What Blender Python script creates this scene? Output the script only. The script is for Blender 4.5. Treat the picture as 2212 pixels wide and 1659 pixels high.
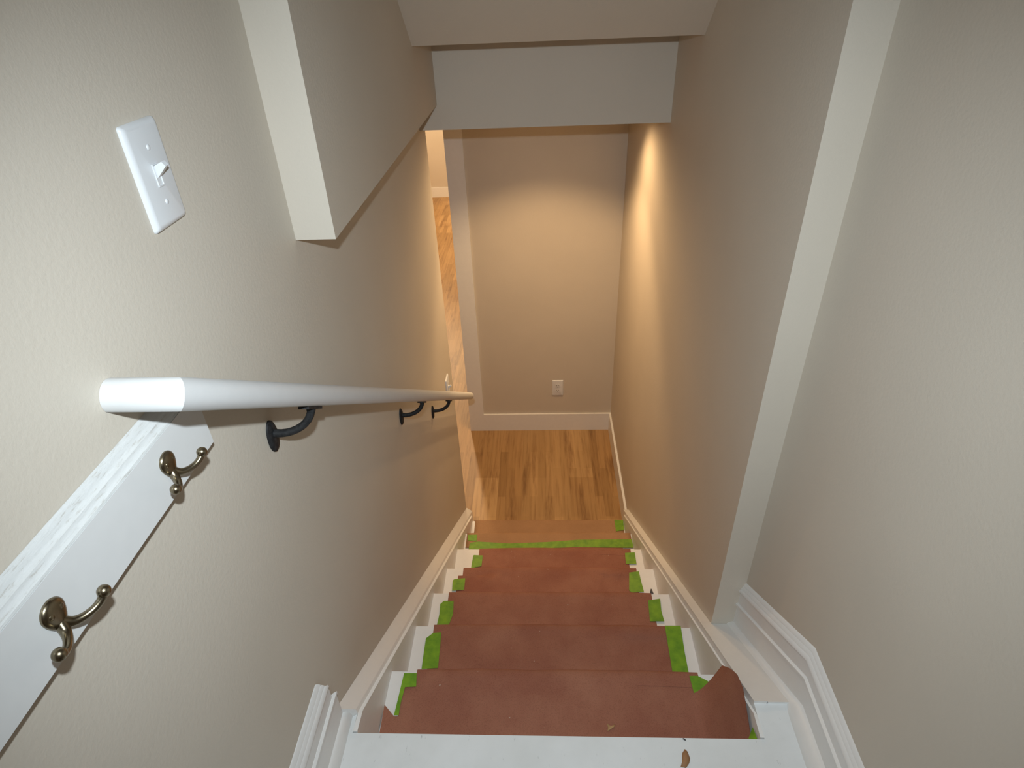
import bpy, bmesh, math, random
from mathutils import Vector, Matrix, noise

for o in list(bpy.data.objects):
    bpy.data.objects.remove(o)
C = bpy.context.scene.collection
S = bpy.context.scene

# ------------------------------------------------------------------ camera
CAM = Vector((0.4378, -0.6508, 1.3165))
F_ = Vector((-0.04911, 0.83119, -0.55382))
R_ = Vector((0.99872, 0.03400, -0.03755))
U_ = R_.cross(F_)
cam = bpy.data.cameras.new('camera')
cam.sensor_width = 36.0
cam.lens = 36.0 * 1335.1 / 2212.0
cam.clip_start = 0.01
co = bpy.data.objects.new('camera', cam)
C.objects.link(co)
m = Matrix(((R_.x, U_.x, -F_.x, CAM.x), (R_.y, U_.y, -F_.y, CAM.y), (R_.z, U_.z, -F_.z, CAM.z), (0, 0, 0, 1)))
co.matrix_world = m
S.camera = co

# ------------------------------------------------------------------ world, exposure
S.view_settings.view_transform = 'Standard'
S.view_settings.look = 'None'
S.view_settings.gamma = 1.0
S.view_settings.use_curve_mapping = False
S.view_settings.exposure = 0.0
wd = bpy.data.worlds.new('world')
S.world = wd
wd.use_nodes = True
wd.node_tree.nodes['Background'].inputs[0].default_value = (1.0, 0.8, 0.6, 1)
wd.node_tree.nodes['Background'].inputs[1].default_value = 0.0

# ------------------------------------------------------------------ lights
FLASH_W = 56.0
CAN_W = 24.0
MID_W = 29.0
FAR_W = 155.0
WARM = (1.0, 0.66, 0.34)


def spot(name, loc, aim, watts, col, size, blend, radius):
    l = bpy.data.lights.new(name, 'SPOT')
    l.energy = watts
    l.color = col
    l.spot_size = math.radians(size)
    l.spot_blend = blend
    l.shadow_soft_size = radius
    o = bpy.data.objects.new(name, l)
    C.objects.link(o)
    o.location = loc
    o.rotation_euler = Vector(aim).to_track_quat('-Z', 'Y').to_euler()
    return o


# the pop-up flash of the camera, 10 cm above its lens
spot('camera_flash', (0.4174, -0.5996, 1.4078), F_ + R_ * 0.05 - U_ * 0.13, FLASH_W, (0.88, 1.0, 1.08), 112, 1.0, 0.012)
ZC = 0.8476          # ceiling of the lower landing
# over the landing: two swivelling downlights tilted back towards the stair and a plain one; two more in the far room
# x, y, tilt, watts, cone, softness
CANS = [(0.659, 2.20, 20, CAN_W, 146, 0.80), (0.25, 2.20, 20, CAN_W, 146, 0.80), (0.455, 2.20, 0, MID_W, 110, 0.45),
        (-0.42, 4.5, 0, 0.55 * FAR_W, 164, 0.5), (-0.95, 7.0, 0, 1.25 * FAR_W, 164, 0.5)]
for x, y, tilt, watts, cone, soft in CANS:
    ti = math.radians(tilt)
    spot('downlight', (x, y, ZC - (0.012 if y < 3 else 0.065)), (0, -math.sin(ti), -math.cos(ti)), watts, WARM if y < 3 else (1.0, 0.72, 0.43), cone, soft, 0.03 if y < 3 else 0.06)
# dim warm fill light added over the upper hall, unseen behind the camera
lp = bpy.data.lights.new('hall_fill', 'AREA')
lp.energy = 0.4
lp.color = (1.0, 0.78, 0.55)
lp.shape = 'DISK'
lp.size = 0.3
lo = bpy.data.objects.new('hall_fill', lp)
C.objects.link(lo)
lo.location = (0.45, -1.1, 2.36)


# ------------------------------------------------------------------ materials
def mat(name, col, rough=0.5, metal=0.0, spec=0.5):
    mt = bpy.data.materials.new(name)
    mt.use_nodes = True
    b = mt.node_tree.nodes['Principled BSDF']
    b.inputs['Base Color'].default_value = (*col, 1)
    b.inputs['Roughness'].default_value = rough
    b.inputs['Metallic'].default_value = metal
    b.inputs['Specular IOR Level'].default_value = spec
    return mt


def nodes(mt):
    nt = mt.node_tree
    return nt, nt.nodes, nt.links, nt.nodes['Principled BSDF']


def coords(nt, scale=(1, 1, 1), rot=(0, 0, 0)):
    tc = nt.nodes.new('ShaderNodeTexCoord')
    mp = nt.nodes.new('ShaderNodeMapping')
    mp.inputs['Scale'].default_value = scale
    mp.inputs['Rotation'].default_value = rot
    nt.links.new(tc.outputs['Object'], mp.inputs['Vector'])
    return mp.outputs['Vector']


def tex_noise(nt, vec, scale, detail=4, rough=0.55):
    n = nt.nodes.new('ShaderNodeTexNoise')
    n.inputs['Scale'].default_value = scale
    n.inputs['Detail'].default_value = detail
    n.inputs['Roughness'].default_value = rough
    nt.links.new(vec, n.inputs['Vector'])
    return n.outputs['Fac']


def ramp(nt, fac, stops):
    r = nt.nodes.new('ShaderNodeValToRGB')
    e = r.color_ramp.elements
    while len(e) < len(stops):
        e.new(0.5)
    for el, (p, c) in zip(e, stops):
        el.position = p
        el.color = (*c, 1)
    nt.links.new(fac, r.inputs['Fac'])
    return r.outputs['Color']


def mix(nt, a, b, fac, mode='MULTIPLY'):
    mx = nt.nodes.new('ShaderNodeMix')
    mx.data_type = 'RGBA'
    mx.blend_type = mode
    for s, v in ((mx.inputs[0], fac), (mx.inputs[6], a), (mx.inputs[7], b)):
        if hasattr(v, 'links'):
            nt.links.new(v, s)
        elif isinstance(v, (int, float)):
            s.default_value = v
        else:
            s.default_value = (*v, 1)
    return mx.outputs[2]


def bump(nt, fac, strength, dist):
    bp = nt.nodes.new('ShaderNodeBump')
    bp.inputs['Strength'].default_value = strength
    bp.inputs['Distance'].default_value = dist
    nt.links.new(fac, bp.inputs['Height'])
    nt.links.new(bp.outputs['Normal'], nt.nodes['Principled BSDF'].inputs['Normal'])


def wall_paint():
    mt = mat('beige_wall_paint', (0.60, 0.54, 0.455), 0.55, 0, 0.35)
    nt, N, L, B = nodes(mt)
    v = coords(nt)
    f = tex_noise(nt, v, 150, 4, 0.6)
    f2 = tex_noise(nt, v, 3.0, 3, 0.5)
    c = ramp(nt, f2, [(0.3, (0.585, 0.526, 0.443)), (0.7, (0.615, 0.553, 0.467))])
    L.new(c, B.inputs['Base Color'])
    bump(nt, f, 0.38, 0.0010)
    return mt


def white_paint(name='white_trim_paint', col=(0.80, 0.79, 0.77), rough=0.38, wear=False):
    mt = mat(name, col, rough)
    nt, N, L, B = nodes(mt)
    v = coords(nt)
    f = tex_noise(nt, v, 45, 3)
    base = ramp(nt, f, [(0.3, tuple(k * 0.975 for k in col)), (0.7, col)])
    if wear:
        v2 = coords(nt, (9, 3.2, 9), (0, 0, 0.35))
        s = tex_noise(nt, v2, 11, 5, 0.75)
        d = ramp(nt, s, [(0.635, (1, 1, 1)), (0.68, (0.70, 0.70, 0.69)), (0.72, (0.45, 0.46, 0.46))])
        base = mix(nt, base, d, 0.8)
        f3 = tex_noise(nt, v, 6, 3)
        base = mix(nt, base, ramp(nt, f3, [(0.35, (0.93, 0.93, 0.92)), (0.65, (1, 1, 1))]), 1.0)
    L.new(base, B.inputs['Base Color'])
    bump(nt, f, 0.06, 0.0008)
    return mt


def caulk_paint():
    mt = mat('caulked_white_paint', (0.60, 0.60, 0.585), 0.5)
    nt, N, L, B = nodes(mt)
    v = coords(nt, (60, 9, 60))
    f = tex_noise(nt, v, 6, 5, 0.7)
    c = ramp(nt, f, [(0.34, (0.46, 0.44, 0.41)), (0.43, (0.57, 0.57, 0.555)), (0.7, (0.61, 0.61, 0.60))])
    L.new(c, B.inputs['Base Color'])
    bump(nt, f, 0.5, 0.0012)
    return mt


def wood_floor():
    mt = mat('oak_plank_floor', (0.45, 0.26, 0.11), 0.42, 0, 0.4)
    nt, N, L, B = nodes(mt)
    v = coords(nt, (1, 1, 1), (0, 0, math.pi / 2))

    def planks(w, h, off, c1, c2, bias):
        br = nt.nodes.new('ShaderNodeTexBrick')
        br.offset = off
        br.offset_frequency = 2
        br.inputs['Color1'].default_value = (*c1, 1)
        br.inputs['Color2'].default_value = (*c2, 1)
        br.inputs['Mortar'].default_value = (*[(p_ + q_) * 0.42 for p_, q_ in zip(c1, c2)], 1)
        br.inputs['Scale'].default_value = 1.0
        br.inputs['Mortar Size'].default_value = 0.0004
        br.inputs['Mortar Smooth'].default_value = 0.3
        br.inputs['Bias'].default_value = bias
        br.inputs['Brick Width'].default_value = w
        br.inputs['Row Height'].default_value = h
        L.new(v, br.inputs['Vector'])
        return br.outputs['Color']

    wide = planks(0.98, 0.151, 0.37, (0.50, 0.315, 0.140), (0.39, 0.228, 0.092), 0.0)
    strip = planks(0.43, 0.0503, 0.61, (1.10, 1.10, 1.12), (0.80, 0.77, 0.72), -0.1)
    base = mix(nt, wide, strip, 0.9)
    vg = coords(nt, (42, 1.9, 1))
    g = tex_noise(nt, vg, 1.5, 6, 0.6)
    grain = ramp(nt, g, [(0.32, (0.74, 0.68, 0.62)), (0.5, (0.97, 0.96, 0.95)), (0.75, (1.08, 1.07, 1.05))])
    col = mix(nt, base, grain, 1.0)
    vk = coords(nt, (15, 1.5, 1))
    k = tex_noise(nt, vk, 1.25, 4, 0.6)
    dark = ramp(nt, k, [(0.30, (0.48, 0.39, 0.33)), (0.44, (1, 1, 1))])
    col = mix(nt, col, dark, 0.8)
    L.new(col, B.inputs['Base Color'])
    bump(nt, g, 0.05, 0.0006)
    return mt


def paper_mat(name, c0, c1):
    mt = mat(name, c0, 0.8, 0, 0.25)
    nt, N, L, B = nodes(mt)
    v = coords(nt)
    f = tex_noise(nt, v, 7, 4, 0.6)
    f2 = tex_noise(nt, v, 420, 2)
    c = ramp(nt, f, [(0.35, c0), (0.68, c1)])
    sp = ramp(nt, f2, [(0.36, (0.80, 0.79, 0.78)), (0.5, (1, 1, 1))])
    c = mix(nt, c, sp, 0.8)
    f3 = tex_noise(nt, v, 85, 1)
    st = ramp(nt, f3, [(0.795, (0, 0, 0)), (0.815, (1, 1, 1))])
    c = mix(nt, c, (0.42, 0.30, 0.24), st, 'MIX')
    L.new(c, B.inputs['Base Color'])
    bump(nt, f, 0.25, 0.004)
    return mt


def tape_mat():
    mt = mat('green_painters_tape', (0.16, 0.34, 0.02), 0.5, 0, 0.4)
    nt, N, L, B = nodes(mt)
    v = coords(nt)
    f = tex_noise(nt, v, 38, 3)
    c = ramp(nt, f, [(0.3, (0.115, 0.27, 0.018)), (0.7, (0.20, 0.38, 0.02))])
    L.new(c, B.inputs['Base Color'])
    bump(nt, tex_noise(nt, v, 300, 2), 0.25, 0.0006)
    return mt


def metal_mat(name, col, rough):
    mt = mat(name, col, rough, 1.0)
    nt, N, L, B = nodes(mt)
    v = coords(nt)
    f = tex_noise(nt, v, 90, 3)
    L.new(ramp(nt, f, [(0.3, tuple(k * 0.7 for k in col)), (0.7, col)]), B.inputs['Base Color'])
    return mt


def iron_mat():
    mt = mat('black_iron', (0.012, 0.012, 0.013), 0.6, 0.0, 0.3)
    nt, N, L, B = nodes(mt)
    v = coords(nt)
    f = tex_noise(nt, v, 160, 4)
    L.new(ramp(nt, f, [(0.4, (0.009, 0.009, 0.010)), (0.75, (0.028, 0.028, 0.029))]), B.inputs['Base Color'])
    return mt


WALL = wall_paint()
WHITE = white_paint()
CAULK = caulk_paint()
WHITE_RACK = white_paint('white_rack_paint', (0.69, 0.69, 0.68), 0.38)
WHITE_RAIL = white_paint('white_rail_paint', (0.64, 0.64, 0.635), 0.45)
WHITE_FLOOR = white_paint('worn_white_floor_paint', (0.77, 0.78, 0.775), 0.4, wear=True)
PLASTIC = mat('white_plastic', (0.69, 0.70, 0.71), 0.32)
DARKSLOT = mat('dark_slot', (0.03, 0.028, 0.025), 0.7)
FLOOR = wood_floor()
PAPER = paper_mat('red_rosin_paper', (0.280, 0.109, 0.070), (0.345, 0.152, 0.097))
PAPER2 = paper_mat('tan_kraft_paper', (0.35, 0.20, 0.105), (0.41, 0.235, 0.122))
TAPE = tape_mat()
BRASS = metal_mat('antique_brass', (0.30, 0.25, 0.17), 0.28)
IRON = iron_mat()
DARK_WEDGE = mat('dark_grey_wedge', (0.09, 0.08, 0.075), 0.7)
LEAF = mat('dry_leaf_brown', (0.33, 0.17, 0.075), 0.7)
FLAKE = mat('tan_paper_flake', (0.42, 0.25, 0.11), 0.8)
LENS = mat('lamp_lens', (1, 0.9, 0.75), 0.4)
LENS.node_tree.nodes['Principled BSDF'].inputs['Emission Color'].default_value = (1.0, 0.72, 0.42, 1)
LENS.node_tree.nodes['Principled BSDF'].inputs['Emission Strength'].default_value = 6.0


# ------------------------------------------------------------------ mesh helpers
class MB:
    def __init__(self):
        self.bm = bmesh.new()

    def box(self, x0, x1, y0, y1, z0, z1):
        v = [self.bm.verts.new((x, y, z)) for z in (z0, z1) for y in (y0, y1) for x in (x0, x1)]
        for f in ((0, 2, 3, 1), (4, 5, 7, 6), (0, 1, 5, 4), (2, 6, 7, 3), (0, 4, 6, 2), (1, 3, 7, 5)):
            self.bm.faces.new([v[i] for i in f])
        return self

    def prism(self, pts, off):
        """closed polygon of 3-D points, extruded by a vector"""
        off = Vector(off)
        a = [self.bm.verts.new(p) for p in pts]
        b = [self.bm.verts.new(Vector(p) + off) for p in pts]
        self.bm.faces.new(a)
        self.bm.faces.new(b[::-1])
        n = len(pts)
        for i in range(n):
            j = (i + 1) % n
            self.bm.faces.new((a[j], a[i], b[i], b[j]))
        return self

    def rings(self, rings, cap=True):
        rs = [[self.bm.verts.new(p) for p in r] for r in rings]
        n = len(rs[0])
        for a, b in zip(rs, rs[1:]):
            for i in range(n):
                j = (i + 1) % n
                self.bm.faces.new((a[i], a[j], b[j], b[i]))
        if cap:
            self.bm.faces.new(rs[0][::-1])
            self.bm.faces.new(rs[-1])
        return self

    def tube(self, pts, radii, n=14):
        pts = [Vector(p) for p in pts]
        if not hasattr(radii, '__len__'):
            radii = [radii] * len(pts)
        t0 = (pts[1] - pts[0]).normalized()
        ref = Vector((0, 0, 1)) if abs(t0.z) < 0.9 else Vector((0, 1, 0))
        u = t0.cross(ref).normalized()
        rings = []
        for i, p in enumerate(pts):
            a = pts[max(i - 1, 0)]
            b = pts[min(i + 1, len(pts) - 1)]
            t = (b - a).normalized()
            u = (u - t * u.dot(t)).normalized()
            w = t.cross(u)
            rings.append([p + radii[i] * (math.cos(2 * math.pi * k / n) * u + math.sin(2 * math.pi * k / n) * w) for k in range(n)])
        return self.rings(rings)

    def ball(self, c, r, sx=1, sy=1, sz=1, n=16):
        bmesh.ops.create_uvsphere(self.bm, u_segments=n, v_segments=n // 2 + 2, radius=r,
                                  matrix=Matrix.Translation(c) @ Matrix.Diagonal((sx, sy, sz, 1)))
        return self

    def grid(self, rows):
        rs = [[self.bm.verts.new(p) for p in r] for r in rows]
        for a, b in zip(rs, rs[1:]):
            for i in range(len(a) - 1):
                self.bm.faces.new((a[i], a[i + 1], b[i + 1], b[i]))
        return self

    def bevel(self, w, seg=2, angle=0.6):
        e = [x for x in self.bm.edges if len(x.link_faces) == 2 and x.calc_face_angle(0) > angle]
        bmesh.ops.bevel(self.bm, geom=e, offset=w, segments=seg, profile=0.6, affect='EDGES', clamp_overlap=True)
        return self


def smooth_mesh(me, angle=0.7):
    for p in me.polygons:
        p.use_smooth = True
    bm = bmesh.new()
    bm.from_mesh(me)
    for e in bm.edges:
        if len(e.link_faces) == 2 and e.calc_face_angle(0) > angle:
            e.smooth = False
    bm.to_mesh(me)
    bm.free()


def obj(name, mb, material, parent=None, label=None, smooth=True, solid=False):
    me = bpy.data.meshes.new(name)
    if not solid:
        bmesh.ops.recalc_face_normals(mb.bm, faces=mb.bm.faces)
    mb.bm.to_mesh(me)
    mb.bm.free()
    me.materials.append(material)
    if smooth:
        smooth_mesh(me)
    o = bpy.data.objects.new(name, me)
    C.objects.link(o)
    if parent is not None:
        o.parent = parent
        if parent.type == 'EMPTY':
            o.matrix_parent_inverse = Matrix.Translation(-parent.location)
    if label:
        o['label'] = label
    return o


def struct(name, mb, material, smooth=False):
    o = obj(name, mb, material, None, None, smooth)
    o['kind'] = 'structure'
    return o


def thing(name, label, cat, loc, group=None):
    o = bpy.data.objects.new(name, None)
    o.empty_display_size = 0.05
    C.objects.link(o)
    o.location = loc
    o['label'] = label
    o['category'] = cat
    if group:
        o['group'] = group
    return o


def tag(o, label, cat, group=None):
    o['label'] = label
    o['category'] = cat
    if group:
        o['group'] = group
    return o


# ------------------------------------------------------------------ dimensions
W = 0.9087           # right wall of the stair
W2 = 0.9782          # right wall of the upper hall
r, g = 0.1737, 0.254
SL = r / g
TS, TSR = 0.0408, 0.0370
ZF = -8 * r          # lower floor
YB = 2.8287          # wall at the foot of the stair
YW = 1.8496          # end of the left wall
YL, PX, ZS = 0.3993, 0.0728, 0.9323
YH, YR = 1.7319, 0.4523
YC1, ZC1 = 1.3676, 1.1498
TOP = 2.40
YBK = -1.75
YFAR = 8.39

# ------------------------------------------------------------------ the shell
struct('wall_left', MB().box(-0.11, 0, YBK, YW, ZF, TOP), WALL)
struct('wall_left_upper', MB().box(0.0, PX, YL, YH, ZS, TOP).bevel(0.002, 2), WALL)
struct('wall_right', MB().box(W, W + 0.26, YR, YB + 0.11, ZF, TOP).bevel(0.002, 2), WALL)
struct('wall_right_upper', MB().box(W2, W2 + 0.19, YBK, YR, ZF, TOP), WALL)
struct('wall_rear', MB().box(-0.11, W2 + 0.19, YBK - 0.1, YBK, -0.2, TOP), WALL)
struct('wall_back', MB().box(-0.0628, W, YB, YB + 0.11, ZF, ZC).bevel(0.002, 2), WALL)
struct('wall_far', MB().box(-3.1, W + 0.26, YFAR, YFAR + 0.1, ZF, ZC), WALL)
struct('wall_far_left', MB().box(-3.2, -3.1, 0.9, YFAR + 0.1, ZF, ZC), WALL)
struct('wall_far_right', MB().box(W, W + 0.26, YB + 0.11, YFAR, ZF, ZC), WALL)
struct('wall_near', MB().box(-3.1, -0.11, 0.9, 1.0, ZF, ZC), WALL)
struct('floor', MB().box(-3.2, W + 0.26, 0.9, YFAR + 0.1, ZF - 0.05, ZF), FLOOR)
# header over the foot of the stair, and the ceilings
struct('wall_header', MB().box(0.0, W, YH, YH + 0.12, ZC, 1.6).bevel(0.004, 3), WALL)
mb = MB().box(-3.2, -0.11, 0.9, YFAR + 0.1, ZC, ZC + 0.1)
mb.box(-0.11, 0.0, YW, YFAR + 0.1, ZC, ZC + 0.1)
mb.box(0.0, W + 0.0, YH + 0.12, YFAR + 0.1, ZC, ZC + 0.1)
mb.box(W, W + 0.26, YB + 0.11, YFAR + 0.1, ZC, ZC + 0.1)
struct('ceiling_lower', mb, WALL)
dy = 1.25
sc = 0.86
p = [(PX, YC1, ZC1), (PX, YC1 - dy, ZC1 + sc * dy), (PX, YC1 - dy, ZC1 + sc * dy + 0.12), (PX, YC1 + 0.02, ZC1 + 0.12), (PX, YH, ZC1 + 0.12), (PX, YH, ZC1)]
struct('ceiling_sloped', MB().prism(p, (W - PX, 0, 0)).bevel(0.002, 2, 0.4), WALL)
struct('ceiling', MB().box(-0.11, W2 + 0.19, YBK - 0.1, YH, TOP, TOP + 0.1), WALL)

# painted wooden floor of the upper hall, ending in the nosing above the stair
pl = [(0, YBK), (W2, YBK), (W2, 0.087), (W - 0.0285, 0.087), (W - 0.0285, 0.0105), (0.0305, 0.0105), (0.0305, 0.050), (0, 0.030)]
struct('floor_upper', MB().prism([(x, y, 0) for x, y in pl], (0, 0, -0.028)).bevel(0.004, 3), WHITE_FLOOR, True)


# ------------------------------------------------------------------ baseboards and mouldings
def sweep_x(path, prof, x0, sgn, ends=None):
    """profile (t out of the wall, n up) carried along a polyline in the y-z plane of a wall at x0"""
    pts = [Vector((0, a, b)) for a, b in path]
    rings = []
    for i, q in enumerate(pts):
        d0 = (pts[i] - pts[i - 1]).normalized() if i else (pts[1] - pts[0]).normalized()
        d1 = (pts[i + 1] - pts[i]).normalized() if i < len(pts) - 1 else d0
        n0, n1 = Vector((0, -d0.z, d0.y)), Vector((0, -d1.z, d1.y))
        b = (n0 + n1).normalized()
        b = b / b.dot(n0)
        if ends and i in ends:
            b = Vector(ends[i])
            b = b / b.dot(n0)
        rings.append([Vector((x0 + sgn * t, q.y + b.y * n, q.z + b.z * n)) for t, n in prof])
    return rings


# right baseboard of the upper hall: level, then down along the stair to the corner
KY = 0.055
ze = -(YR - KY) * SL
path = [(YBK, 0.0), (KY, 0.0), (YR, ze)]
cap = [(0, 0.1665), (0.0025, 0.1650), (0.0062, 0.1570), (0.0050, 0.1558), (0.0072, 0.1545), (0.0102, 0.1478), (0.0090, 0.1466), (0.0112, 0.1455), (0.0150, 0.1390), (0.0150, 0.1370), (0.0095, 0.1345), (0, 0.1345)]
body = [(0, 0.1345), (0.0095, 0.1345), (0.0095, 0.099), (0, 0.099)]
bead = [(0, 0.099), (0.0105, 0.099), (0.015, 0.096), (0.015, 0.090), (0.0105, 0.087), (0, 0.087)]
low = [(0, 0.087), (0.0095, 0.087), (0.0095, 0.0), (0, 0.0)]
mb = MB()
vert = {2: (0, 0, 1)}
for pr in (cap, body, bead, low):
    mb.rings(sweep_x(path, pr, W2, -1, vert))
struct('baseboard_right', mb, WHITE, True)
qr = [(0.0, 0.0)] + [(0.0095 + 0.024 * math.sin(a), 0.030 * math.cos(a)) for a in [i * math.pi / 12 for i in range(7)]]
struct('trim_1', MB().rings(sweep_x(path, qr, W2, -1, vert)), WHITE, True)

# left baseboard of the upper hall, stepped end above the first step
mb = MB()
k = 1.24
for pr, ye in ((cap, 0.004), (body, 0.016), (bead, 0.024), (low, 0.034)):
    rg = sweep_x([(YBK, 0.0), (ye, 0.0)], [(t * 0.95, n * k) for t, n in pr], 0.0, 1)
    for q in rg[1]:
        q.y += -0.010 + q.x * 1.3
    mb.rings(rg)
struct('baseboard_left', mb, WHITE, True)
qr2 = [(0.0, 0.0)] + [(0.006 + 0.016 * math.sin(a), 0.034 * math.cos(a)) for a in [i * math.pi / 12 for i in range(7)]]
struct('trim_2', MB().rings(sweep_x([(YBK, 0.0), (0.052, 0.0)], qr2, 0.0, 1)), WHITE, True)

# lower landing baseboards and the corner casing
HB = 0.139
struct('baseboard_back', MB().box(0.0256, W, YB - 0.0125, YB, ZF, ZF + HB).bevel(0.003, 2), WHITE, True)
struct('baseboard_right_lower', MB().box(W - 0.0125, W, 1.80, YB - 0.0125, ZF, ZF + HB).bevel(0.003, 2), WHITE, True)
struct('trim_3', MB().box(-0.0628, 0.0256, YB - 0.0125, YB, ZF, ZC).bevel(0.003, 2), WHITE, True)
struct('trim_4', MB().box(-0.0748, -0.0628, YB - 0.0125, YB + 0.1225, ZF, ZC).bevel(0.002, 2), WHITE, True)
struct('baseboard_far', MB().box(-3.1, W, YFAR - 0.0125, YFAR, ZF, ZF + 0.14).bevel(0.003, 2), WHITE, True)
struct('baseboard_left_end', MB().box(0.0, 0.012, 1.80, YW, ZF, ZF + 0.11).bevel(0.002, 2), WHITE, True)

# ------------------------------------------------------------------ the staircase
st = thing('staircase', 'straight white-painted wooden staircase going down to the plank-floored landing', 'staircase', (W / 2, 0, ZF))
for kk in range(1, 8):
    y0, y1, z = (kk - 1) * g - 0.024, kk * g, -kk * r
    obj('tread', MB().box(TS - 0.0010, W - TSR + 0.0010, y0, y1, z - 0.028, z).bevel(0.005, 3), WHITE, st)
for kk in range(0, 8):
    y0, z1, z0 = kk * g - 0.024, -kk * r - 0.028, -(kk + 1) * r
    obj('riser', MB().box(TS + 0.0005, W - TSR - 0.0005, y0 - 0.016, y0, z0 + (0.0005 if kk == 7 else 0), z1 - 0.0003), WHITE, st)


def slope_plate(x0, x1, ya, yb, off, drop, cut=None):
    """board in the y-z plane whose top runs along the stair slope"""
    f = lambda y: off - SL * y
    pts = [(x0, ya, f(ya)), (x0, yb, f(yb)), (x0, yb, max(ZF + 0.001, f(yb) - drop)), (x0, ya, f(ya) - drop)]
    return pts, (x1 - x0, 0, 0)



def bent_plate(x0, x1, ya, yb, off, drop, yk, zn):
    """like slope_plate, but level on top between ya and yk"""
    f = lambda y: off - SL * y
    pts = [(x0, ya, zn), (x0, yk, f(yk)), (x0, yb, f(yb)), (x0, yb, max(ZF + 0.001, f(yb) - drop)), (x0, ya, f(ya) - drop)]
    return pts, (x1 - x0, 0, 0)


sk = MB()
v0 = [(0.0005, 0.029, 0.077 - SL * 0.029), (0.0290, 0.050, 0.0525 - SL * 0.050), (0.031, 0.0515, 0.0490 - SL * 0.0515), (0.031, 0.0515, -0.32), (0.0005, 0.029, -0.30)]
v1 = [(x, 1.86, max(ZF + 0.001, o_ - SL * 1.86)) for x, o_ in ((0.0005, 0.077), (0.029, 0.0525), (0.031, 0.049), (0.031, -0.26), (0.0005, -0.26))]
sk.rings([v0, v1])
o = obj('stringer', sk.bevel(0.002, 2), WHITE, st)
b2 = MB()
b2.prism(*bent_plate(0.031, 0.0350, 0.012, 1.80, 0.036, 0.26, 0.058, 0.0045))
b2.prism(*bent_plate(0.0350, TS, 0.012, 1.775, 0.0395, 0.05, 0.058, 0.0045))
b2.prism(*slope_plate(0.0350, TS - 0.0012, 0.012, 1.775, -0.010, 0.24))
obj('bead_moulding', b2.bevel(0.0012, 2), WHITE, o)
sk = MB()
sk.prism(*slope_plate(W - 0.029, W - 0.0005, 0.085, 1.845, 0.0655, 0.34))
sk.prism(*slope_plate(W - 0.002, W2 - 0.0005, 0.085, YR - 0.0005, 0.0640, 0.3))
o = obj('stringer', sk.bevel(0.002, 2), WHITE, st)
b2 = MB()
b2.prism(*bent_plate(W - 0.0325, W - 0.029, 0.012, 1.80, 0.042, 0.28, 0.060, 0.004))
b2.prism(*bent_plate(W - TSR, W - 0.0325, 0.012, 1.775, 0.0465, 0.05, 0.060, 0.004))
b2.prism(*slope_plate(W - TSR + 0.0012, W - 0.0325, 0.012, 1.775, -0.003, 0.25))
obj('bead_moulding', b2.bevel(0.0012, 2), WHITE, o)

# ------------------------------------------------------------------ paper on the stairs
random.seed(4)
NC = 30


def lerp(a, b, t):
    return a + (b - a) * t


def sheet(segs, name, material, seed):
    """segs: list of rows (y, z, x_left, x_right, wrinkle)"""
    rows = []
    for (y, z, xl, xr, wv, nz) in segs:
        row = []
        for i in range(NC + 1):
            u = i / NC
            x = lerp(xl, xr, u)
            win = min(1, 5 * u) * min(1, 5 * (1 - u))
            d = noise.noise(Vector((x * 7 + seed, y * 9, z * 9))) * 0.6 + noise.noise(Vector((x * 21, y * 26 + seed, z * 20))) * 0.35
            d = (d * 0.5 + 0.5) * wv * win
            row.append((x, y + d * nz[0], z + d * nz[1]))
        rows.append(row)
    return MB().grid(rows)


def solid(o, t):
    md = o.modifiers.new('thickness', 'SOLIDIFY')
    md.thickness = t
    md.offset = 1
    return o


XL_F = {1: 0.106, 2: 0.096, 3: 0.095, 4: 0.108, 5: 0.141}
XL_N = {1: 0.078, 2: 0.095, 3: 0.093, 4: 0.090, 5: 0.128, 6: 0.130}
XR_F = {1: 0.820, 2: 0.813, 3: 0.811, 4: 0.805, 5: 0.825}
XR_N = {1: 0.800, 2: 0.806, 3: 0.811, 4: 0.800, 5: 0.809, 6: 0.82}
segs = []
for kk in range(1, 6):
    ya = (kk - 1) * g - 0.020
    yn = kk * g
    z = -kk * r
    tb = (yn - 0.036 - ya - 0.004) / (yn - ya - 0.008)
    for t in [tb * j / 8 for j in range(9)] + [tb + 0.002, tb + (1 - tb) * 0.5, 1.0]:
        y = lerp(ya + 0.004, yn - 0.004, t)
        band = 1.0 if t > tb + 0.001 else 0.0
        xl = XL_F[kk] if band else XL_N[kk]
        xr = XR_F[kk] if band else XR_N[kk]
        segs.append((y, z + 0.0018 + (0.004 * (1 - t) ** 6 if kk > 1 else 0), xl, xr, 0.0125, (0, 1)))
    for yy, zz in ((0.004, 0.0015), (0.0075, -0.003), (0.008, -0.012), (0.007, -0.032), (-0.008, -0.08), (-0.017, -0.13), (-0.019, -0.160)):
        segs.append((yn + yy, z + zz, XL_F[kk], XR_F[kk], 0.007, (1, 0)))
for y in (1.256, 1.30, 1.36, 1.42, 1.455):
    segs.append((y, -6 * r + 0.0032, XL_N[6], XR_N[6], 0.003, (0, 1)))
pb = sheet(segs, 'p', PAPER, 3.1)
# the torn corner on the left of the top step
pb.grid([[(0.100, 0.06, -r + 0.002), (0.100, 0.10, -r + 0.002), (0.100, 0.138, -r + 0.002)],
         [(0.070, 0.06, -r + 0.002), (0.069, 0.10, -r + 0.003), (0.069, 0.137, -r + 0.003)],
         [(0.0425, 0.05, -r + 0.003), (0.0425, 0.10, -r + 0.006), (0.0425, 0.160, -r + 0.012)]])
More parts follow.
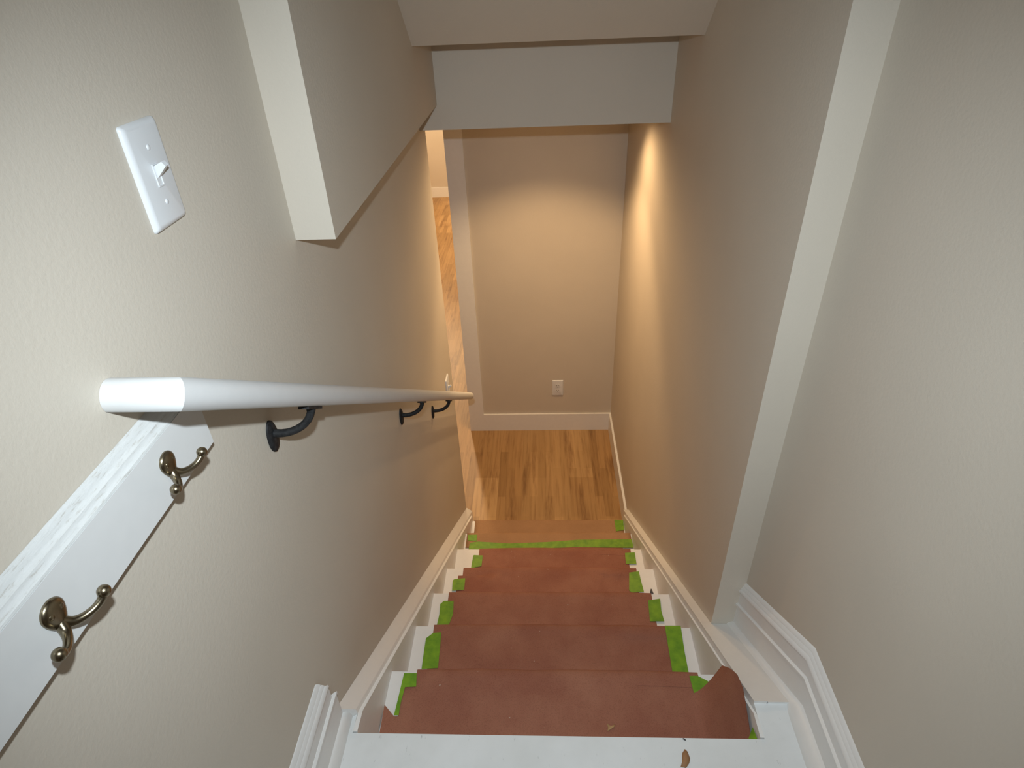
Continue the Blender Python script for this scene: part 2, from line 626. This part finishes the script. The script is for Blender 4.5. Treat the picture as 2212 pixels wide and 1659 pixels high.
# the loose right corner that curls up against the skirt board
HY = [(0.00, 0.118), (0.045, 0.140), (0.080, 0.158), (0.118, 0.173), (0.158, 0.160), (0.195, 0.122), (0.236, 0.068)]


def hy(y):
    for (a, b), (c, d) in zip(HY, HY[1:]):
        if y <= c:
            return lerp(b, d, max(0, (y - a) / (c - a)))
    return HY[-1][1]


rows = []
for j in range(0, 19):
    row = []
    for i in range(0, 15):
        u = i / 14
        x = lerp(0.780, 0.8655, u ** 0.8)
        q = min(1, max(0, (x - 0.790) / (0.8655 - 0.790)))
        yf = 0.203 + 0.033 * q ** 1.7
        y = lerp(-0.004, yf, j / 18)
        ris = hy(y) * (q ** 2.1)
        row.append((x, y, -r + (0.0019 if i == 0 else 0.0022) + ris))
    rows.append(row)
pb.grid(rows)
o = solid(obj('paper_runner', pb, PAPER), 0.0007)
o.modifiers['thickness'].use_rim = False
tag(o, 'long reddish-brown rosin paper sheet covering the upper five steps, its right corner curled up', 'paper')

segs = []
for kk in (6, 7):
    yn, z = kk * g, -kk * r
    ya = 1.43 if kk == 6 else 6 * g - 0.018
    for j in range(0, 8):
        t = j / 7
        segs.append((lerp(ya, yn - 0.003, t), z + 0.0018, 0.048 if kk == 6 else 0.056, 0.8685, 0.003, (0, 1)))
    for yy, zz in ((0.004, 0.0012), (0.0075, -0.003), (0.008, -0.012), (0.006, -0.032), (-0.010, -0.08), (-0.018, -0.13), (-0.019, -0.164)):
        segs.append((yn + yy, z + zz, 0.048, 0.8685, 0.004, (1, 0)))
o = solid(obj('paper_runner', sheet(segs, 'p2', PAPER2, 8.7), PAPER2), 0.0007)
tag(o, 'short tan paper sheet covering the two lowest steps before the plank floor', 'paper')

TAPES = {
    'L1': (1, [(0.0742, 0.2465), (0.1065, 0.2468), (0.1112, 0.2111), (0.0833, 0.2095), (0.0799, 0.1704), (0.0802, 0.1385), (0.0689, 0.1383), (0.0716, 0.1902)], 'green tape piece at the left paper edge on the top step'),
    'L2': (2, [(0.0778, 0.4627), (0.0976, 0.4817), (0.1214, 0.4835), (0.1243, 0.4401), (0.1271, 0.368), (0.08, 0.3646), (0.0787, 0.4111)], 'green tape strip at the left paper edge on the second step from the top'),
    'L3': (3, [(0.0706, 0.7135), (0.0819, 0.727), (0.1164, 0.7272), (0.1205, 0.6762), (0.1113, 0.6325), (0.0696, 0.625), (0.0731, 0.6759)], 'green tape strip at the left paper edge on the third step from the top'),
    'L4': (4, [(0.0714, 0.9535), (0.0771, 0.9603), (0.1203, 0.965), (0.1213, 0.9094), (0.0742, 0.9048)], 'green tape square at the left paper edge on the fourth step from the top'),
    'L5': (5, [(0.1171, 1.2303), (0.1202, 1.233), (0.1602, 1.2304), (0.1585, 1.1704), (0.1131, 1.1601)], 'green tape square at the left paper edge on the fifth step from the top'),
    'L6': (6, [(0.0522, 1.5125), (0.099, 1.5141), (0.0998, 1.4729), (0.0567, 1.4762)], 'small green tape square above the left end of the long tape strip'),
    'S6': (6, [(0.0676, 1.4593), (0.1039, 1.4684), (0.2638, 1.4564), (0.4472, 1.4654), (0.608, 1.4804), (0.8703, 1.4834), (0.8712, 1.4303), (0.5827, 1.433), (0.3333, 1.421), (0.0645, 1.4179)], 'long green tape strip running across the whole step where the two papers join'),
    'R1': (1, [(0.797, 0.2472), (0.8177, 0.2474), (0.8408, 0.2331), (0.846, 0.2212), (0.7993, 0.2029)], 'green tape piece at the right paper edge beside the curled corner'),
    'R2': (2, [(0.7981, 0.5207), (0.8454, 0.521), (0.8404, 0.4274), (0.8392, 0.3596), (0.7941, 0.3591)], 'long green tape strip at the right paper edge on the second step from the top'),
    'R3': (3, [(0.7953, 0.733), (0.838, 0.7408), (0.8336, 0.6902), (0.8371, 0.6504), (0.7893, 0.6501)], 'green tape strip at the right paper edge on the third step from the top'),
    'R4': (4, [(0.7736, 0.9946), (0.8129, 1.0016), (0.8146, 0.9609), (0.8192, 0.9042), (0.7726, 0.8997), (0.7631, 0.909)], 'green tape strip at the right paper edge beside a dark wedge'),
    'R5': (5, [(0.7975, 1.2459), (0.8411, 1.2499), (0.8408, 1.1849), (0.7944, 1.1848)], 'green tape square at the right paper edge on the fifth step from the top'),
    'R7': (7, [(0.8241, 1.7828), (0.8712, 1.7785), (0.8701, 1.7064), (0.8243, 1.6981)], 'green tape square at the right end of the lowest step'),
}
for key, (kk, poly, lab) in TAPES.items():
    zt = -kk * r + 0.0046
    mb = MB()
    c = Vector((sum(q[0] for q in poly) / len(poly), sum(q[1] for q in poly) / len(poly), 0))
    pts = [(x, min(y, kk * g + 0.004), zt) for x, y in poly]
    mb.prism(pts, (0, 0, 0.0008))
    t = obj('green_tape', mb, TAPE)
    tag(t, lab, 'tape', 'green tape holding the stair paper')
# tape corner showing between the curled paper and the upper floor
mb = MB().prism([(0.838, 0.074, -0.062), (0.8685, 0.108, -0.012), (0.8690, 0.058, -0.012)], (-0.0004, 0, 0.0009))
mb = MB().prism([(0.852, 0.018, -0.030), (0.8690, 0.044, -0.018), (0.8690, 0.014, -0.010)], (0, -0.0006, 0.0009))
tag(obj('green_tape', mb, TAPE), 'green tape corner beside the curled paper at the edge of the upper floor', 'tape', 'green tape holding the stair paper')

# litter and a small dark wedge
def scrap(name, pts, z, h, material, lab, cat, lift):
    mb = MB()
    n = len(pts)
    cx = sum(q[0] for q in pts) / n
    cy = sum(q[1] for q in pts) / n
    top = mb.bm.verts.new((cx, cy, z + h * 0.4))
    vs = [mb.bm.verts.new((x, y, z + h * (0.5 + 0.5 * math.sin(i * lift)))) for i, (x, y) in enumerate(pts)]
    for i in range(n):
        mb.bm.faces.new((vs[i], vs[(i + 1) % n], top))
    o = obj(name, mb, material)
    solid(o, 0.0007)
    return tag(o, lab, cat)


scrap('dry_leaf', [(0.7086, -0.0206), (0.7146, -0.0134), (0.7193, -0.0178), (0.7223, -0.03), (0.7187, -0.0387), (0.7105, -0.0483), (0.7, -0.0467), (0.7046, -0.038), (0.7060, -0.032)], 0.0006, 0.004, LEAF, 'brown dry leaf scrap lying on the white upper floor', 'leaf', 1.3)
scrap('paper_flake', [(0.5797, 0.122), (0.5860, 0.1165), (0.589, 0.1179), (0.5991, 0.1212), (0.5951, 0.1137), (0.5791, 0.1049), (0.5815, 0.113)], -r + 0.0105, 0.003, FLAKE, 'small tan flake lying on the reddish paper of the top step', 'scrap', 2.0)
scrap('dark_wedge', [(0.8412, 0.8979), (0.8470, 0.9172), (0.8505, 0.9160), (0.855, 0.8958)], -4 * r + 0.0006, 0.006, DARK_WEDGE, 'tiny dark wedge-shaped piece beside green tape on the fourth step', 'scrap', 1.0)  # plain dark grey wedge on the fourth tread
scrap('dirt_speck', [(0.7140, 0.0085), (0.7175, 0.0095), (0.7215, 0.0060), (0.7195, 0.0050)], 0.0004, 0.0015, DARKSLOT, 'tiny dark dirt speck on the front edge of the white upper floor', 'scrap', 1.0)

# ------------------------------------------------------------------ handrail
XR = 0.0685
RY, RZ = -0.148, 0.9735
RS = -0.696
sd = Vector((0, 1, RS)).normalized()
nd = Vector((0, -sd.z, sd.y))
xd = Vector((1, 0, 0))
prof = []
HWR, HR = 0.0190, 0.0182
for i in range(28):
    a = 2 * math.pi * i / 28
    ca, sa = math.cos(a), math.sin(a)
    pw = 0.9
    aa = HWR * math.copysign(abs(ca) ** pw, ca)
    bb = HR * math.copysign(abs(sa) ** pw, sa)
    if bb < -0.0150:
        bb = -0.0170
    prof.append((aa, bb))
P0, P1 = Vector((0, RY, RZ)), Vector((XR, RY, RZ))
LEN = (1.935 - RY) / sd.y
P2 = P1 + sd * LEN
hr = thing('handrail', 'long white wooden handrail along the left wall on three black brackets', 'handrail', (0, RY, RZ))
ring = lambda P, ax, k=1.0: [P + ax * (a * k) + nd * (b * k) for a, b in prof]
mit = [P1 + (xd - sd) * a + nd * b for a, b in prof]
obj('rail', MB().rings([mit, ring(P1 + sd * 0.06, xd), ring(P1 + sd * (LEN * 0.5), xd), ring(P2 - sd * 0.014, xd), ring(P2 - sd * 0.006, xd, 0.95), ring(P2 - sd * 0.0015, xd, 0.83), ring(P2, xd, 0.68)]), WHITE_RAIL, hr)
obj('return_end', MB().rings([ring(P0 + Vector((0.0003, 0, 0)), -sd), mit]), WHITE_RAIL, hr)


def bracket(y0, z0, dyy):
    ys = y0 + dyy
    zb = RZ + RS * (ys - RY) - 0.0170 / sd.y
    mb = MB()
    rings = []
    for t, kx in ((0.0003, 1.0), (0.003, 0.98), (0.0055, 0.82), (0.0070, 0.45), (0.0074, 0.1)):
        rings.append([(t, y0 + 0.0165 * kx * math.cos(a), z0 + 0.030 * kx * math.sin(a)) for a in [2 * math.pi * i / 24 for i in range(24)]])
    arm = MB()
    za = z0 + 0.006
    pts = [(0.005, y0, za), (0.018, y0, za)]
    hgt = zb - 0.004 - za
    for i in range(1, 10):
        a = i / 9 * math.pi / 2
        pts.append((0.018 + (XR - 0.018) * math.sin(a), lerp(y0, ys, (i / 9) ** 1.3), za + hgt * (1 - math.cos(a))))
    arm.tube(pts, [0.0072, 0.0066] + [0.0064] * 8 + [0.0078], 12)
    b = obj('bracket', arm, IRON, hr, 'black iron bracket')
    obj('wall_plate', mb.rings(rings), IRON, b)
    q = Vector((XR, ys, zb - 0.0004))
    sdl = MB()
    c8 = []
    for (a, bq) in ((-1, -1), (1, -1), (1, 1), (-1, 1)):
        c8.append(q + sd * (0.029 * a) + xd * (0.0085 * bq))
    sdl.prism(c8, -nd * 0.0045)
    obj('saddle', sdl.bevel(0.0015, 2), IRON, b)
    for dz in (0.019, -0.019):
        obj('screw', MB().ball((0.0045, y0, z0 + dz), 0.0038, 0.55, 1, 1, 10), IRON, b)


bracket(0.119, 0.708, 0.018)
bracket(0.867, 0.189, 0.018)
bracket(1.316, -0.123, 0.016)

# ------------------------------------------------------------------ coat rack
BX = 0.018
cr = thing('coat_rack', 'white wooden coat rack board with two brass hooks on the left wall', 'coat rack', (0, -0.4, 0.833))
YE = -0.049
mb = MB().box(0.0003, BX, -1.35, YE, 0.8330, 0.9075).bevel(0.0012, 2)
obj('board', mb, WHITE_RACK, cr)
mld = [(0.0003, 0.9080), (BX - 0.0004, 0.9080), (BX - 0.0012, 0.9102), (0.0150, 0.9112), (0.0128, 0.9138), (0.0118, 0.9170), (0.0085, 0.9180), (0.0062, 0.9205), (0.0052, 0.9240), (0.0020, 0.9265), (0.0003, 0.9285)]
obj('top_moulding', MB().prism([(x, -1.35, z) for x, z in mld], (0, 1.35 + YE, 0)), CAULK, cr)


def spline(pts, n=5):
    P = [Vector(p) for p in pts]
    P = [P[0] * 2 - P[1]] + P + [P[-1] * 2 - P[-2]]
    out = []
    for i in range(1, len(P) - 2):
        for k_ in range(n):
            t = k_ / n
            a, b, c, d = P[i - 1], P[i], P[i + 1], P[i + 2]
            out.append(0.5 * ((2 * b) + (c - a) * t + (2 * a - 5 * b + 4 * c - d) * t * t + (3 * b - a - 3 * c + d) * t ** 3))
    out.append(P[-2])
    return out


def hook(y0, zc):
    plate = MB()
    rings = []
    N = 56
    for t, kx in ((0.0, 0.97), (0.0012, 1.0), (0.0026, 0.97), (0.0040, 0.87), (0.0051, 0.72), (0.0058, 0.52), (0.0062, 0.28), (0.0063, 0.05)):
        ringp = []
        for i in range(N):
            a = 2 * math.pi * i / N
            s_, c_ = math.sin(a), math.cos(a)
            q = max(0.0, -s_)
            w = 0.0132 * (1.0 - 0.52 * q ** 1.5)
            h = 0.0130 if s_ > 0 else 0.0235
            zz = zc + h * s_ * (kx if s_ > 0 else kx ** 0.7)
            ringp.append((BX + 0.0002 + t, y0 + w * kx * c_, zz))
        rings.append(ringp)
    hk = obj('hook', plate.rings(rings), BRASS, cr, 'antique brass double hook')
    zj = zc - 0.0180
    for s_ in (1, -1):
        pts = [(BX + 0.0025, y0 + s_ * 0.001, zj + 0.004), (BX + 0.0075, y0 + s_ * 0.005, zj - 0.001), (BX + 0.0125, y0 + s_ * 0.011, zj - 0.003),
               (BX + 0.0175, y0 + s_ * 0.019, zj - 0.0025), (BX + 0.021, y0 + s_ * 0.026, zj + 0.0005), (BX + 0.0225, y0 + s_ * 0.0305, zj + 0.0045)]
        pts = spline(pts, 5)
        nn = len(pts) - 1
        pr = MB().tube(pts, [0.0034 + 0.0022 * (1 - i / nn) ** 3 + 0.0008 * (i / nn) ** 4 for i in range(nn + 1)], 16)
        pr.ball((BX + 0.0228, y0 + s_ * 0.0312, zj + 0.0062), 0.0060, n=24)
        obj('prong', pr, BRASS, hk)
    for s_ in (1, -1):
        sc_ = MB().ball((BX + 0.0050, y0 + s_ * 0.0058, zc + 0.001), 0.0034, 0.5, 1, 1, 12)
        obj('screw', sc_, BRASS, hk)


hook(-0.3350, 0.8785)
hook(-0.1400, 0.8775)
hook(-0.5290, 0.8785)


# ------------------------------------------------------------------ switches and outlet
def plate_x(y, z, hw, hh, t):
    """cover plate on the wall x = 0 with a sloped rim"""
    rings = []
    for x, e in ((0.0002, 0.0), (t * 0.45, 0.0006), (t * 0.85, 0.0032), (t, 0.0060)):
        a, b = hw - e, hh - e
        rr = 0.004
        ring_ = []
        for cx, cz, a0 in ((a - rr, b - rr, 0), (-a + rr, b - rr, 90), (-a + rr, -b + rr, 180), (a - rr, -b + rr, 270)):
            for q in range(5):
                an = math.radians(a0 + q * 22.5)
                ring_.append((x, y + cx + rr * math.cos(an), z + cz + rr * math.sin(an)))
        rings.append(ring_)
    return MB().rings(rings)


def toggle_switch(name, y, z, lab, up=True):
    t = thing(name, lab, 'light switch', (0, y, z))
    T = 0.0062
    obj('cover_plate', plate_x(y, z, 0.0352, 0.0575, T), PLASTIC, t)
    fr = MB()
    for a in ((-0.0058, -0.0045, -0.0125, 0.0125), (0.0045, 0.0058, -0.0125, 0.0125), (-0.0045, 0.0045, 0.0112, 0.0125), (-0.0045, 0.0045, -0.0125, -0.0112)):
        fr.box(T, T + 0.0012, y + a[0], y + a[1], z + a[2], z + a[3])
    obj('toggle_frame', fr, PLASTIC, t)
    lv = MB()
    s_ = 1 if up else -1
    lv.prism([(T - 0.001, y - 0.0036, z - 0.004 * s_), (T - 0.001, y - 0.0036, z + 0.0095 * s_), (T + 0.0110, y - 0.0036, z + 0.0150 * s_), (T + 0.0145, y - 0.0036, z + 0.0100 * s_), (T + 0.003, y - 0.0036, z - 0.001 * s_)], (0, 0.0072, 0))
    obj('toggle', lv.bevel(0.0008, 2), PLASTIC, t)
    for dz in (0.030, -0.030):
        obj('screw', MB().ball((T, y, z + dz), 0.0032, 0.4, 1, 1, 12), PLASTIC, t)


toggle_switch('light_switch', 0.0480, 1.1410, 'white toggle light switch high on the left wall above the handrail')
toggle_switch('light_switch', 1.6950, -0.262, 'small white light switch half hidden behind the far end of the handrail')

oy, ox, oz = YB, 0.5407, -1.0372
ot = thing('wall_outlet', 'white double power outlet low on the wall above the landing baseboard', 'outlet', (ox, oy, oz))
pm = plate_x(0, 0, 0.0385, 0.0620, 0.006)
for v in pm.bm.verts:
    x, y, z = v.co
    v.co = (ox + y, oy - x, oz + z)
obj('cover_plate', pm, PLASTIC, ot)
for s_ in (1, -1):
    zc = oz + s_ * 0.0195
    sk = MB()
    ring_ = lambda y: [(ox + 0.0165 * math.cos(a), y, zc + max(-0.0135, min(0.0135, 0.0165 * math.sin(a)))) for a in [2 * math.pi * i / 28 for i in range(28)]]
    so = obj('socket', sk.rings([ring_(oy - 0.0058), ring_(oy - 0.0072)]), PLASTIC, ot)
    sl = MB()
    for dx, hh in ((-0.0064, 0.0042), (0.0064, 0.0034)):
        sl.box(ox + dx - 0.0011, ox + dx + 0.0011, oy - 0.0075, oy - 0.0070, zc + 0.003 - hh, zc + 0.003 + hh)
    sl.ball((ox, oy - 0.0072, zc - 0.0085), 0.0026, 1, 0.15, 1, 10)
    obj('slot', sl, DARKSLOT, so)
obj('screw', MB().ball((ox, oy - 0.006, oz), 0.003, 1, 0.4, 1, 10), PLASTIC, ot)

# ------------------------------------------------------------------ ceiling downlights (above the frame)
for i, (x, y) in enumerate([c_[:2] for c_ in CANS]):
    lab = ['round recessed downlight in the landing ceiling by the right wall', 'round recessed downlight in the landing ceiling by the left opening', 'round recessed downlight in the landing ceiling between the two swivelling ones', 'round recessed downlight in the far room ceiling nearer the landing', 'round recessed downlight in the far room ceiling nearer the far wall'][i]
    t = thing('downlight_fixture', lab, 'ceiling light', (x, y, ZC), 'recessed downlights')
    circ = lambda rr, z: [(x + rr * math.cos(a), y + rr * math.sin(a), z) for a in [2 * math.pi * k_ / 32 for k_ in range(32)]]
    obj('trim_ring', MB().rings([circ(0.066, ZC - 0.0003), circ(0.066, ZC - 0.004), circ(0.056, ZC - 0.006), circ(0.050, ZC - 0.003), circ(0.050, ZC - 0.0003)], cap=False), WHITE, t)
    obj('lens', MB().rings([circ(0.050, ZC - 0.0003), circ(0.050, ZC - 0.0025)]), LENS, t)
